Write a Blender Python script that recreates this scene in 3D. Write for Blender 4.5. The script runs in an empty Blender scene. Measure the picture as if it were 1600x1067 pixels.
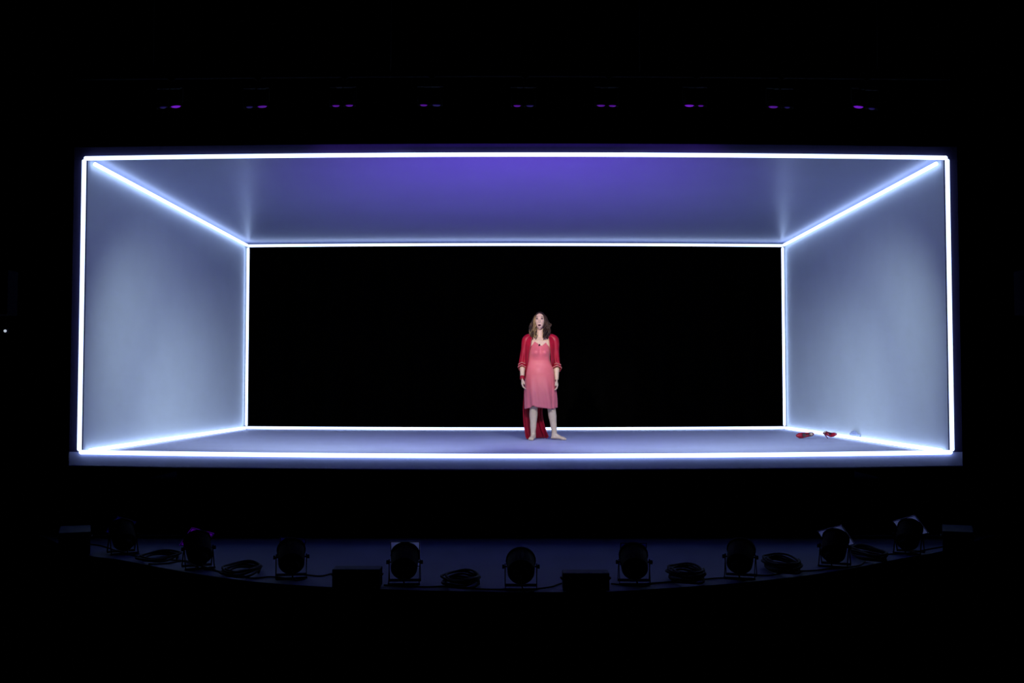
import bpy, bmesh, math, random
from mathutils import Vector, Matrix, Quaternion
random.seed(7)
PI = math.pi
S = bpy.context.scene
C = S.collection

# ------------------------------------------------------------------ camera, world, lights, exposure
F = 1700.0
PITCH, YAW, CZ = math.atan(73 / F), math.atan(5 / F), 1.467
cd = bpy.data.cameras.new('camera')
cam = bpy.data.objects.new('camera', cd)
C.objects.link(cam)
cd.sensor_width = 36.0
cd.lens = 36.0 * F / 1600.0
cd.clip_end = 200
cam.location = (0, 0, CZ)
cam.rotation_euler = (PI / 2 + PITCH, 0, YAW)
S.camera = cam

w = bpy.data.worlds.new('dark_house')
S.world = w
w.use_nodes = True
w.node_tree.nodes['Background'].inputs[0].default_value = (0, 0, 0, 1)
w.node_tree.nodes['Background'].inputs[1].default_value = 0.0

S.view_settings.view_transform = 'Standard'
S.view_settings.look = 'None'
S.view_settings.gamma = 1
S.view_settings.use_curve_mapping = False
S.view_settings.exposure = 0.0

TUBE = 3.1                       # neon strength
TUBE_COL = (0.46, 0.62, 1.0)
CAN_POWER = 290.0                  # violet floor cans
WASH_POWER = 75.0                 # violet overhead heads
VIOLET = (0.26, 0.07, 1.0)


def spot(name, loc, target, power, size, blend, color, radius=0.05):
    l = bpy.data.lights.new(name, 'SPOT')
    l.energy, l.spot_size, l.spot_blend, l.color, l.shadow_soft_size = power, size, blend, color, radius
    o = bpy.data.objects.new(name, l)
    C.objects.link(o)
    o.location = loc
    d = Vector(target) - Vector(loc)
    o.rotation_euler = d.to_track_quat('-Z', 'Y').to_euler()
    return o


COOL_POWER = 800.0                # pale cool overhead heads, crossed onto the side walls
COOL = (0.68, 0.86, 1.0)
DECK_FILL_POWER = 230.0
# follow spot from the gallery behind the audience, narrow on the performer
spot('follow_spot', (-2.6, -3.0, 5.6), (0.33, 14.4, 2.28), 11000, math.radians(6.3), 1.0, (1.0, 0.88, 0.64), 0.1)


# ------------------------------------------------------------------ helpers
def mat(name, color, rough=0.6, emit=None, strength=0, metal=0.0, noise=0.0, nscale=20.0, bump=0.0, spec=0.5, sss=0.0,
        sheen=0.0, col2=None):
    m = bpy.data.materials.new(name)
    m.use_nodes = True
    nt = m.node_tree
    b = nt.nodes['Principled BSDF']
    b.inputs['Base Color'].default_value = (*color, 1)
    b.inputs['Roughness'].default_value = rough
    b.inputs['Metallic'].default_value = metal
    b.inputs['Specular IOR Level'].default_value = spec
    if sss:
        b.inputs['Subsurface Weight'].default_value = sss
        b.inputs['Subsurface Radius'].default_value = (0.012, 0.005, 0.003)
        b.inputs['Subsurface Scale'].default_value = 1.0
    if sheen:
        b.inputs['Sheen Weight'].default_value = sheen
    if emit:
        b.inputs['Emission Color'].default_value = (*emit, 1)
        b.inputs['Emission Strength'].default_value = strength
    if noise or bump:
        tc = nt.nodes.new('ShaderNodeTexCoord')
        nz = nt.nodes.new('ShaderNodeTexNoise')
        nz.inputs['Scale'].default_value = nscale
        nz.inputs['Detail'].default_value = 4
        nt.links.new(tc.outputs['Object'], nz.inputs['Vector'])
        if noise:
            r = nt.nodes.new('ShaderNodeValToRGB')
            c2 = col2 or tuple(max(0, c * (1 - noise)) for c in color)
            r.color_ramp.elements[0].position = 0.35
            r.color_ramp.elements[1].position = 0.65
            r.color_ramp.elements[0].color = (*c2, 1)
            r.color_ramp.elements[1].color = (*color, 1)
            nt.links.new(nz.outputs['Fac'], r.inputs['Fac'])
            nt.links.new(r.outputs['Color'], b.inputs['Base Color'])
        if bump:
            bp = nt.nodes.new('ShaderNodeBump')
            bp.inputs['Strength'].default_value = bump
            bp.inputs['Distance'].default_value = 0.01
            nt.links.new(nz.outputs['Fac'], bp.inputs['Height'])
            nt.links.new(bp.outputs['Normal'], b.inputs['Normal'])
    return m


M = {}
M['neon'] = mat('neon_glow', (0.9, 0.9, 0.9), emit=TUBE_COL, strength=TUBE)
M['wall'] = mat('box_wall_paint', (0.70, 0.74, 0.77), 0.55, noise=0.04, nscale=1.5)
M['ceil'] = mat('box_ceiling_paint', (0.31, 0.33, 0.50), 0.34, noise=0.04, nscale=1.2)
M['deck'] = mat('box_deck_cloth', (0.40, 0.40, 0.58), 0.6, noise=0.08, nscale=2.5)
M['fascia_low'] = mat('deck_fascia', (0.26, 0.27, 0.46), 0.6, noise=0.12, nscale=3)
M['fascia'] = mat('portal_black_paint', (0.022, 0.016, 0.062), 0.6, noise=0.15, nscale=3)
M['black'] = mat('black_drape', (0.0012, 0.0012, 0.0014), 0.95, spec=0.0, noise=0.3, nscale=4)
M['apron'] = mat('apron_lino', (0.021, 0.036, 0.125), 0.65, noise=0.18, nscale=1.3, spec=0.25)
M['can'] = mat('black_metal', (0.002, 0.002, 0.0024), 0.7, noise=0.2, nscale=30, spec=0.04)
M['rubber'] = mat('black_rubber', (0.006, 0.006, 0.007), 0.7, noise=0.2, nscale=40, spec=0.1)
M['box'] = mat('black_box_paint', (0.012, 0.021, 0.05), 0.6, noise=0.2, nscale=20, spec=0.05)
M['steel'] = mat('dull_steel', (0.25, 0.25, 0.27), 0.45, metal=0.8, noise=0.1, nscale=30)
M['lens'] = mat('violet_lens', (0.1, 0.02, 0.2), 0.2, emit=VIOLET, strength=0.5)
M['lens_bright'] = mat('violet_lamp_glass', (0.02, 0.0, 0.05), 0.5, emit=(0.31, 0.005, 1.0), strength=0.42, spec=0.1)
M['lens_mid'] = mat('violet_lamp_glass_dim', (0.02, 0.0, 0.05), 0.5, emit=(0.31, 0.005, 1.0), strength=0.20, spec=0.1)
M['lens_dim'] = mat('blue_lamp_glass_dim', (0.01, 0.005, 0.05), 0.5, emit=(0.14, 0.04, 1.0), strength=0.045, spec=0.1)
M['grille'] = mat('navy_grille', (0.0020, 0.0025, 0.012), 0.8, spec=0.02, noise=0.3, nscale=80)
M['pilot'] = mat('pilot_white', (0.9, 0.9, 0.9), 0.3, emit=(0.75, 0.85, 1.0), strength=0.6)
M['skin'] = mat('skin', (0.60, 0.42, 0.275), 0.5, sss=0.12, noise=0.06, nscale=25)
M['eye'] = mat('eye_white', (0.7, 0.68, 0.66), 0.25)
M['iris'] = mat('dark_iris', (0.03, 0.02, 0.015), 0.2)
M['brow'] = mat('brow_hair', (0.06, 0.035, 0.02), 0.7)
M['lips'] = mat('lips', (0.40, 0.20, 0.17), 0.5)
M['mouth'] = mat('mouth_inside', (0.03, 0.006, 0.006), 0.7)
M['hair'] = mat('brown_hair', (0.045, 0.025, 0.012), 0.6, spec=0.2, noise=0.5, nscale=14, col2=(0.014, 0.008, 0.005))
M['gold_hair'] = mat('golden_hair', (0.25, 0.17, 0.06), 0.55, spec=0.25, noise=0.5, nscale=16, col2=(0.05, 0.03, 0.013))
M['dress'] = mat('coral_satin', (0.56, 0.105, 0.120), 0.58, noise=0.06, nscale=10, bump=0.05, sheen=0.15)
M['robe'] = mat('red_satin', (0.33, 0.002, 0.016), 0.45, spec=0.3, noise=0.25, nscale=9, bump=0.1)
M['trim'] = mat('pale_trim', (0.42, 0.16, 0.13), 0.5)
M['shoe'] = mat('red_leather', (0.36, 0.004, 0.02), 0.3, noise=0.1, nscale=30)
M['lining'] = mat('dark_lining', (0.035, 0.012, 0.022), 0.6)
M['insole'] = mat('beige_insole', (0.55, 0.36, 0.26), 0.6)
M['scrap'] = mat('pale_blue_cloth', (0.45, 0.5, 0.75), 0.8, noise=0.1)


def gel_mat(name, col):
    m = bpy.data.materials.new(name)
    m.use_nodes = True
    nt = m.node_tree
    for n in list(nt.nodes):
        nt.nodes.remove(n)
    o = nt.nodes.new('ShaderNodeOutputMaterial')
    a = nt.nodes.new('ShaderNodeBsdfTranslucent')
    a.inputs[0].default_value = (*col, 1)
    b = nt.nodes.new('ShaderNodeBsdfDiffuse')
    b.inputs[0].default_value = (*[c * .5 for c in col], 1)
    x = nt.nodes.new('ShaderNodeMixShader')
    x.inputs[0].default_value = 0.25
    nt.links.new(a.outputs[0], x.inputs[1])
    nt.links.new(b.outputs[0], x.inputs[2])
    nt.links.new(x.outputs[0], o.inputs[0])
    return m


M['gel_frost'] = gel_mat('frost_gel', (0.85, 0.85, 0.95))
M['gel_dim'] = gel_mat('dense_blue_gel', (0.16, 0.14, 0.42))
M['gel_violet'] = gel_mat('violet_gel', (0.95, 0.04, 1.0))


def obj(name, bm, m, parent=None, smooth=True, mats=None):
    me = bpy.data.meshes.new(name)
    bmesh.ops.recalc_face_normals(bm, faces=bm.faces)
    bm.to_mesh(me)
    bm.free()
    if smooth:
        for p in me.polygons:
            p.use_smooth = True
    me.materials.append(M[m] if isinstance(m, str) else m)
    for k in mats or ():
        me.materials.append(M[k])
    o = bpy.data.objects.new(name, me)
    C.objects.link(o)
    if parent is not None:
        o.parent = parent
    return o


def tag(o, label, cat, group=None):
    o['label'] = label
    o['category'] = cat
    if group:
        o['group'] = group
    return o


def struct(o):
    o['kind'] = 'structure'
    return o


def empty(name, loc=(0, 0, 0), rot=(0, 0, 0)):
    o = bpy.data.objects.new(name, None)
    o.empty_display_size = 0.1
    C.objects.link(o)
    o.location = loc
    o.rotation_euler = rot
    return o


def box(bm, lo, hi, bev=0.0, mtx=None):
    r = bmesh.ops.create_cube(bm, size=1)
    vs = r['verts']
    for v in vs:
        v.co = Vector([(lo[i] + hi[i]) / 2 + v.co[i] * (hi[i] - lo[i]) for i in range(3)])
    if bev:
        es = list({e for v in vs for e in v.link_edges})
        rb = bmesh.ops.bevel(bm, geom=es, offset=bev, segments=2, affect='EDGES', profile=0.7)
        vs = list({v for f in rb['faces'] for v in f.verts} | {v for v in vs if v.is_valid})
    if mtx is not None:
        for v in vs:
            v.co = mtx @ v.co
    return vs


def skin_rings(bm, rings, closed=True, cap=True):
    R = [[bm.verts.new(p) for p in ring] for ring in rings]
    n = len(R[0])
    for a, b in zip(R, R[1:]):
        for i in range(n if closed else n - 1):
            j = (i + 1) % n
            bm.faces.new((a[i], a[j], b[j], b[i]))
    if cap and closed:
        bm.faces.new(R[0][::-1])
        bm.faces.new(R[-1])
    return R


def crom(pts, n):
    """Catmull-Rom through points, n samples per span."""
    P = [Vector(p) for p in pts]
    P = [2 * P[0] - P[1]] + P + [2 * P[-1] - P[-2]]
    out = []
    for i in range(1, len(P) - 2):
        for k in range(n):
            t = k / n
            a, b, c, d = P[i - 1], P[i], P[i + 1], P[i + 2]
            out.append(0.5 * ((2 * b) + (c - a) * t + (2 * a - 5 * b + 4 * c - d) * t * t + (3 * b - a - 3 * c + d) * t ** 3))
    out.append(P[-2])
    return out


def tube(bm, pts, rad, seg=8, cap=True, flat=1.0, up=None):
    """A tube through pts; rad a number or one per point; flat squashes along the frame's second axis."""
    pts = [Vector(p) for p in pts]
    n = len(pts)
    rs = rad if isinstance(rad, (list, tuple)) else [rad] * n
    t0 = (pts[1] - pts[0]).normalized()
    ref = Vector(up) if up else (Vector((0, 0, 1)) if abs(t0.z) < 0.9 else Vector((1, 0, 0)))
    u = (ref - t0 * ref.dot(t0)).normalized()
    rings = []
    for i in range(n):
        t = (pts[min(i + 1, n - 1)] - pts[max(i - 1, 0)]).normalized()
        u = (u - t * u.dot(t))
        u = u.normalized() if u.length > 1e-6 else t.orthogonal().normalized()
        v = t.cross(u)
        rings.append([pts[i] + (u * math.cos(a) + v * math.sin(a) * flat) * rs[i] for a in (2 * PI * k / seg for k in range(seg))])
    skin_rings(bm, rings, True, cap)


def lathe(bm, prof, seg=24, axis='Y', mtx=None):
    """prof: (position along axis, radius)."""
    rings = []
    for p, r in prof:
        ring = []
        for k in range(seg):
            a = 2 * PI * k / seg
            c = Vector((r * math.cos(a), p, r * math.sin(a))) if axis == 'Y' else Vector((r * math.cos(a), r * math.sin(a), p))
            ring.append(mtx @ c if mtx is not None else c)
        rings.append(ring)
    skin_rings(bm, rings)


def at(u, v, Y=None, z=None):
    """World point seen at photograph pixel (u, v) on the plane Y or on the level z."""
    x, zz = (u - 800) / F, -(v - 533.5) / F
    y2, z2 = math.cos(PITCH) - zz * math.sin(PITCH), math.sin(PITCH) + zz * math.cos(PITCH)
    X, YY = x * math.cos(YAW) - y2 * math.sin(YAW), x * math.sin(YAW) + y2 * math.cos(YAW)
    t = Y / YY if Y is not None else (z - CZ) / z2
    return Vector((X * t, YY * t, z2 * t + CZ))


def smooth01(t):
    t = max(0.0, min(1.0, t))
    return t * t * (3 - 2 * t)


# ------------------------------------------------------------------ the light box (setting)
YF, YB = 10.8, 17.5               # front and back rectangle of neon
HW = 4.318                        # half width at the neon
ZB, ZT = 0.835, 3.767             # neon heights at the corners
TR = 0.021                        # tube radius


def bow(x):
    return max(0.0, 1 - (x / HW) ** 2)


def z_low(x, y):                  # the deck sags a little towards its middle, more at the front
    k = (YB - y) / (YB - YF)
    return ZB - bow(x) * (0.017 + 0.020 * k)


def z_high(x, y):
    k = (YB - y) / (YB - YF)
    return ZT + bow(x) * (0.021 + 0.015 * k)


def grid_slab(name, m, f, x0, x1, y0, y1, th, nx=24, ny=6):
    bm = bmesh.new()
    top, bot = [], []
    for j in range(ny + 1):
        for i in range(nx + 1):
            x = x0 + (x1 - x0) * i / nx
            y = y0 + (y1 - y0) * j / ny
            z = f(x, y)
            top.append(bm.verts.new((x, y, z)))
            bot.append(bm.verts.new((x, y, z + th)))
    W = nx + 1
    for j in range(ny):
        for i in range(nx):
            a = j * W + i
            bm.faces.new((top[a], top[a + 1], top[a + W + 1], top[a + W]))
            bm.faces.new((bot[a + W], bot[a + W + 1], bot[a + 1], bot[a]))
    for i in range(nx):
        bm.faces.new((top[i + 1], top[i], bot[i], bot[i + 1]))
        a = ny * W + i
        bm.faces.new((top[a], top[a + 1], bot[a + 1], bot[a]))
    for j in range(ny):
        a, b = j * W, (j + 1) * W
        bm.faces.new((top[a], top[b], bot[b], bot[a]))
        a, b = a + nx, b + nx
        bm.faces.new((top[b], top[a], bot[a], bot[b]))
    return struct(obj(name, bm, m, smooth=False))


FY = YF + 0.032                   # portal face
GAP = TR + 0.028                  # wall and ceiling stand-off of the neon
GF = TR + 0.009                   # deck stand-off
XW = HW + GAP                     # inside face of the walls
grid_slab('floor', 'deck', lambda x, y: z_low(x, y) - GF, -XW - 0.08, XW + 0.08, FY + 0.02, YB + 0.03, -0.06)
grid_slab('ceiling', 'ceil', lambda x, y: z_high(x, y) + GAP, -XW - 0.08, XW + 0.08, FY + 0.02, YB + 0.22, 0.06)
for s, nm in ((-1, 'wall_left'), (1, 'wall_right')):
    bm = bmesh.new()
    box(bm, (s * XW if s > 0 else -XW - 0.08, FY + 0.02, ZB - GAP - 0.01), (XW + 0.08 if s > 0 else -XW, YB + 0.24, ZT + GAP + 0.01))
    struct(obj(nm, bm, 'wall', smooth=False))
# portal face boards around the opening
PX = HW + 0.113
def board(name, m, zin, zout):
    bm = bmesh.new()
    n = 24
    rings = []
    for i in range(n + 1):
        x = -PX + 2 * PX * i / n
        a, b = zin(x), zout(x)
        rings.append([(x, FY, a), (x, FY, b), (x, FY + 0.06, b), (x, FY + 0.06, a)])
    skin_rings(bm, rings)
    return struct(obj(name, bm, m, smooth=False))
board('trim_1', 'fascia', lambda x: z_high(x, YF) + 0.0, lambda x: z_high(x, YF) + 0.118)
bm = bmesh.new()                  # the deck's front edge, sloped forward under the neon to shade the apron
rings = []
for i in range(25):
    t = -1 + 2 * i / 24
    zz = z_low(t * PX, YF)
    rings.append([(t * PX, FY, zz), (t * PX * .989, 10.711, zz - .125), (t * PX * .989, 10.711, zz - .137), (t * PX, FY + .07, zz - .137), (t * PX, FY + .07, zz)])
skin_rings(bm, rings)
struct(obj('trim_2', bm, 'fascia_low', smooth=False))
for s, nm in ((-1, 'trim_3'), (1, 'trim_4')):
    bm = bmesh.new()
    a, b = sorted((s * HW, s * PX))
    box(bm, (a, FY, ZB + 0.001), (b, FY + 0.06, ZT - 0.001))
    struct(obj(nm, bm, 'fascia', smooth=False))
# black plinth set back under the deck
bm = bmesh.new()
box(bm, (-4.0, 12.9, 0.0), (4.0, 17.3, 0.70))
struct(obj('trim_5', bm, 'black', smooth=False))
# outer skins, painted black
bm = bmesh.new()
box(bm, (-XW - 0.1, FY + 0.07, 0.71), (XW + 0.1, YB + 0.1, ZB - 0.14))
struct(obj('trim_6', bm, 'black', smooth=False))

# neon tubes
def neon(p0, p1, bend, label):
    bm = bmesh.new()
    n = 24 if bend else 2
    pts = []
    for i in range(n + 1):
        t = i / n
        p = Vector(p0).lerp(Vector(p1), t)
        if bend:
            p.z = bend(p.x, p.y)
        pts.append(p)
    d = (pts[1] - pts[0]).normalized()
    e = (pts[-1] - pts[-2]).normalized()
    pts = [pts[0] - d * 0.0] + [pts[0] + d * 0.012] + pts[1:-1] + [pts[-1] - e * 0.012] + [pts[-1]]
    rs = [TR * 0.55] + [TR] * (len(pts) - 2) + [TR * 0.55]
    tube(bm, pts, rs, 12)
    o = obj('neon_tube', bm, 'neon')
    tag(o, label, 'light tube', 'white neon tubes edging the box')
    return o
c = 0.012
neon((-HW, YF, 0), (HW, YF, 0), z_high, 'white neon tube along the top front edge of the light box')
neon((-HW, YF, 0), (HW, YF, 0), z_low, 'white neon tube along the bottom front edge of the light box')
neon((-HW, YF, ZB + .012), (-HW, YF, ZT - .012), None, 'upright white neon tube at the front edge of the box, left side')
neon((HW, YF, ZB + .012), (HW, YF, ZT - .012), None, 'upright white neon tube at the front edge of the box, right side')
neon((-HW, YB, 0), (HW, YB, 0), z_high, 'white neon tube above the black opening at the back of the box')
neon((-HW, YB, 0), (HW, YB, 0), z_low, 'white neon tube on the floor behind the woman, below the black opening')
neon((-HW, YB, ZB + .03), (-HW, YB, ZT - .03), None, 'upright white neon tube on the left edge of the black opening')
neon((HW, YB, ZB + .03), (HW, YB, ZT - .03), None, 'upright white neon tube on the right edge of the black opening')
DF = YF + 0.27
neon((-HW, DF, ZT), (-HW, YB - .04, ZT), None, 'slanting white neon tube where ceiling meets the left wall')
neon((HW, DF, ZT), (HW, YB - .04, ZT), None, 'slanting white neon tube where ceiling meets the right wall')
neon((-HW, DF, ZB), (-HW, YB - .04, ZB), None, 'white neon tube along the foot of the left wall')
neon((HW, DF, ZB), (HW, YB - .04, ZB), None, 'white neon tube along the foot of the right wall, behind the red shoes')

# ------------------------------------------------------------------ stage house
LIP = [(-6.0, 12.2), (-4.75, 10.9)]
for u, v in ((132, 866), (180, 873), (232, 883), (305, 896), (392, 908), (480, 915), (560, 919), (660, 922), (774, 924.5), (830, 925),
             (950, 924), (1067, 917), (1150, 911), (1217, 904), (1260, 899), (1335, 887), (1410, 872), (1472, 861)):
    p = at(u, v, z=0.0)
    LIP.append((p.x, p.y))
LIP += [(4.75, 10.9), (6.0, 12.2)]
LIPS = [(p.x, p.y) for p in crom([(a, b, 0) for a, b in LIP], 4)]
def lip_y(x):
    for (a, b), (c_, d) in zip(LIPS, LIPS[1:]):
        if a <= x <= c_:
            return b + (d - b) * (x - a) / max(1e-6, c_ - a)
    return 12.2
bm = bmesh.new()
front = [bm.verts.new((x, y, 0)) for x, y in LIPS]
back = [bm.verts.new((x, 21.0, 0)) for x, y in LIPS]
for i in range(len(LIPS) - 1):
    bm.faces.new((front[i], front[i + 1], back[i + 1], back[i]))
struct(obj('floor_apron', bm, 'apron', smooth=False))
bm = bmesh.new()
rings = [[(x, y, -0.002), (x, y - 0.012, -0.004), (x, y - 0.012, -1.2), (x, y + 0.05, -1.2)] for x, y in LIPS]
skin_rings(bm, rings)
struct(obj('wall_apron', bm, 'black', smooth=False))
bm = bmesh.new()
box(bm, (-9, -5, -1.25), (9, 12.5, -1.2))
struct(obj('floor_auditorium', bm, 'black', smooth=False))
bm = bmesh.new()
n = 160
rings = []
for i in range(n + 1):
    x = -9 + 18 * i / n
    y = 20.2 + 0.07 * math.sin(i * 1.25)
    rings.append([(x, y, 0), (x, y, 7.5), (x, y + .02, 7.5), (x, y + .02, 0)])
skin_rings(bm, rings)
struct(obj('wall_back', bm, 'black'))
for s, nm in ((-1, 'wall_house_left'), (1, 'wall_house_right')):
    bm = bmesh.new()
    a, b = sorted((s * 4.32, s * 4.45))
    box(bm, (a, 3.0, -1.2), (b, 8.75, 6.5))
    struct(obj(nm, bm, 'black', smooth=False))

bm = bmesh.new()
box(bm, (-9, 3, 7.5), (9, 20.4, 7.6))
struct(obj('ceiling_house', bm, 'black', smooth=False))

# wall loudspeakers on the house walls, their inner sides just in frame
for s, side in ((-1, 'left'), (1, 'right')):
    r = empty('wall_loudspeaker', (s * 3.9, 8.41, 2.205))
    tag(r, 'dim navy loudspeaker hung on the dark side wall, %s edge of the photo' % side, 'loudspeaker', 'loudspeakers on the house walls')
    bm = bmesh.new()
    a, b = sorted((0.0, s * 0.26))
    box(bm, (a, -0.085, -0.172), (b, 0.085, 0.172), 0.008)
    obj('cabinet', bm, 'grille', r, False)
    bm = bmesh.new()
    a, b = sorted((s * 0.02, s * 0.24))
    box(bm, (a, -0.093, -0.16), (b, -0.083, 0.16), 0.003)
    obj('grille', bm, 'box', r, False)
    bm = bmesh.new()
    a, b = sorted((s * 0.25, s * 0.43))
    box(bm, (a, -0.03, -0.04), (b, 0.03, 0.04), 0.004)
    obj('wall_bracket', bm, 'can', r, False)
r = empty('pilot_lamp', at(8, 517, Y=8.35))
tag(r, 'tiny white pilot lamp glowing below the loudspeaker on the side wall', 'pilot lamp')
bm = bmesh.new()
bmesh.ops.create_uvsphere(bm, u_segments=12, v_segments=8, radius=0.011)
obj('bulb', bm, 'pilot', r)
bm = bmesh.new()
box(bm, (-0.40, 0.008, -0.02), (0.012, 0.03, 0.02), 0.003)
obj('mount_arm', bm, 'rubber', r, False)

# ------------------------------------------------------------------ overhead row: batten and nine twin fixtures
YH = 9.5
pa, pb, pm = at(120, 121, Y=YH), at(1485, 121, Y=YH), at(800, 116, Y=YH)
bm = bmesh.new()
tube(bm, crom([pa, pm, pb], 10), 0.024, 10)
bt = obj('pipe_batten', bm, 'can')
for x in (-3.2, -1.1, 1.1, 3.2):
    bm = bmesh.new()
    zz = pm.z - 0.03 * (x / 3.8) ** 2
    tube(bm, [(x, YH, zz), (x, YH, 7.5)], 0.004, 6)
    obj('drop_wire', bm, 'rubber', bt)
tag(bt, 'long dark pipe batten carrying the row of lamps above the light box', 'batten')
HEADS = [((255, 169, 'lens_dim', .06), (275, 167.5, 'lens_bright', .11), 8), ((390, 168.5, 'lens_dim', .06), (410, 167.5, 'lens_mid', .09), 6),
         ((525, 166.5, 'lens_mid', .07), (546, 166, 'lens_mid', .07), 3), ((662, 165.5, 'lens_mid', .07), (682, 165.5, 'lens_dim', .08), 0),
         ((808, 166.5, 'lens_mid', .07), (828, 166.5, 'lens_dim', .07), 0), ((939, 166, 'lens_mid', .08), (957, 166.5, 'lens_mid', .07), -2),
         ((1077, 166, 'lens_bright', .09), (1095, 166.5, 'lens_mid', .05), -3), ((1208, 168, 'lens_mid', .09), (1230, 169, 'lens_dim', .05), -5),
         ((1341, 168, 'lens_bright', .10), (1362, 171, 'lens_dim', .06), -9)]
ORD = ['first', 'second', 'third', 'fourth', 'fifth', 'sixth', 'seventh', 'eighth', 'ninth']
GLOW = ['bright violet glow on the inner head', 'faint twin violet glow', 'two even violet glows', 'violet then bluish glow', 'over the middle of the box',
        'two joined violet glows', 'broad bright violet glow', 'violet glow beside a tiny bluish one', 'slanted bright violet glow']
for k, (h0, h1, roll) in enumerate(HEADS):
    mid = (at(h0[0], h0[1], Y=YH) + at(h1[0], h1[1], Y=YH)) / 2
    zb = pm.z + 0.0 - 0.03 * ((mid.x) / 3.8) ** 2
    r = empty('twin_lamp', mid)
    tag(r, '%s twin lamp from the left on the batten, %s' % (ORD[k], GLOW[k]), 'stage lamp', 'twin lamps hung on the batten')
    top = zb - mid.z
    bm = bmesh.new()
    box(bm, (-0.055, -0.022, 0.168), (0.085, 0.022, 0.185), 0.003)
    tube(bm, [(0.015, 0, 0.18), (0.015, 0, top - 0.02)], 0.010, 8)
    obj('hanger', bm, 'can', r, False)
    bm = bmesh.new()
    tube(bm, [(0.015 + 0.034 * math.cos(a), 0, top + 0.034 * math.sin(a)) for a in [PI * (0.1 + 0.8 * q / 8) for q in range(-10, 9)]], 0.008, 6)
    obj('hook_clamp', bm, 'can', r)
    for hx in (h0, h1):
        p = at(hx[0], hx[1], Y=YH) - mid
        tilt = Matrix.Translation(p) @ Matrix.Rotation(math.radians(-roll), 4, 'Y')
        bm = bmesh.new()
        R = 0.055
        lathe(bm, [(0.012, R * .86), (0.0, R * .96), (0.002, R), (0.06, R), (0.07, R * .93), (0.12, R * .9), (0.15, R * .6), (0.155, R * .3)], 16, 'Z', tilt)
        hd = obj('lamp_head', bm, 'can', r, False)
        bm = bmesh.new()
        rr = min(R * .85, hx[3] / 2)
        lathe(bm, [(0.008, rr * .9), (0.004, rr * .8), (0.001, rr * .4), (0.0, rr * .05)], 16, 'Z', tilt)
        obj('lens', bm, hx[2], hd)
        bm = bmesh.new()
        for q in (-1, 1):
            box(bm, (p.x + q * 0.058 - 0.002, p.y - 0.01, p.z + 0.05), (p.x + q * 0.058 + 0.002, p.y + 0.01, p.z + 0.176))
        box(bm, (p.x - 0.060, p.y - 0.01, p.z + 0.170), (p.x + 0.060, p.y + 0.01, p.z + 0.175))
        obj('yoke', bm, 'can', r, False)
    for sg in {2: (-1,), 3: (-1,), 5: (1,), 6: (1,)}.get(k, ()):
        o = mid + Vector((0.04 * sg, 0.02, -0.03))
        spot('cool_wash', o, o + (Vector((sg * 0.24, 0.80, -0.55)) if k in (3, 5) else Vector((sg * 0.41, 0.725, -0.553))), COOL_POWER * (1.45 if k in (3, 5) else 0.55), math.radians(62), 1.0, COOL, 0.02)
    if k == 4:
        spot('deck_fill', mid + Vector((-0.05, 0.02, -0.03)), (0.0, 12.5, 0.8), DECK_FILL_POWER, math.radians(48), 1.0, COOL, 0.02)  # added fill spot, whitens the front middle of the deck
    if 1 <= k <= 7:
        spot('overhead_wash', mid + Vector((0, 0.02, -0.03)), (mid.x * -0.35, 15.6, 0.8), WASH_POWER * (1.0 if k in (1, 7) else 0.35), math.radians(64), 1.0, VIOLET, 0.05)

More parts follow.
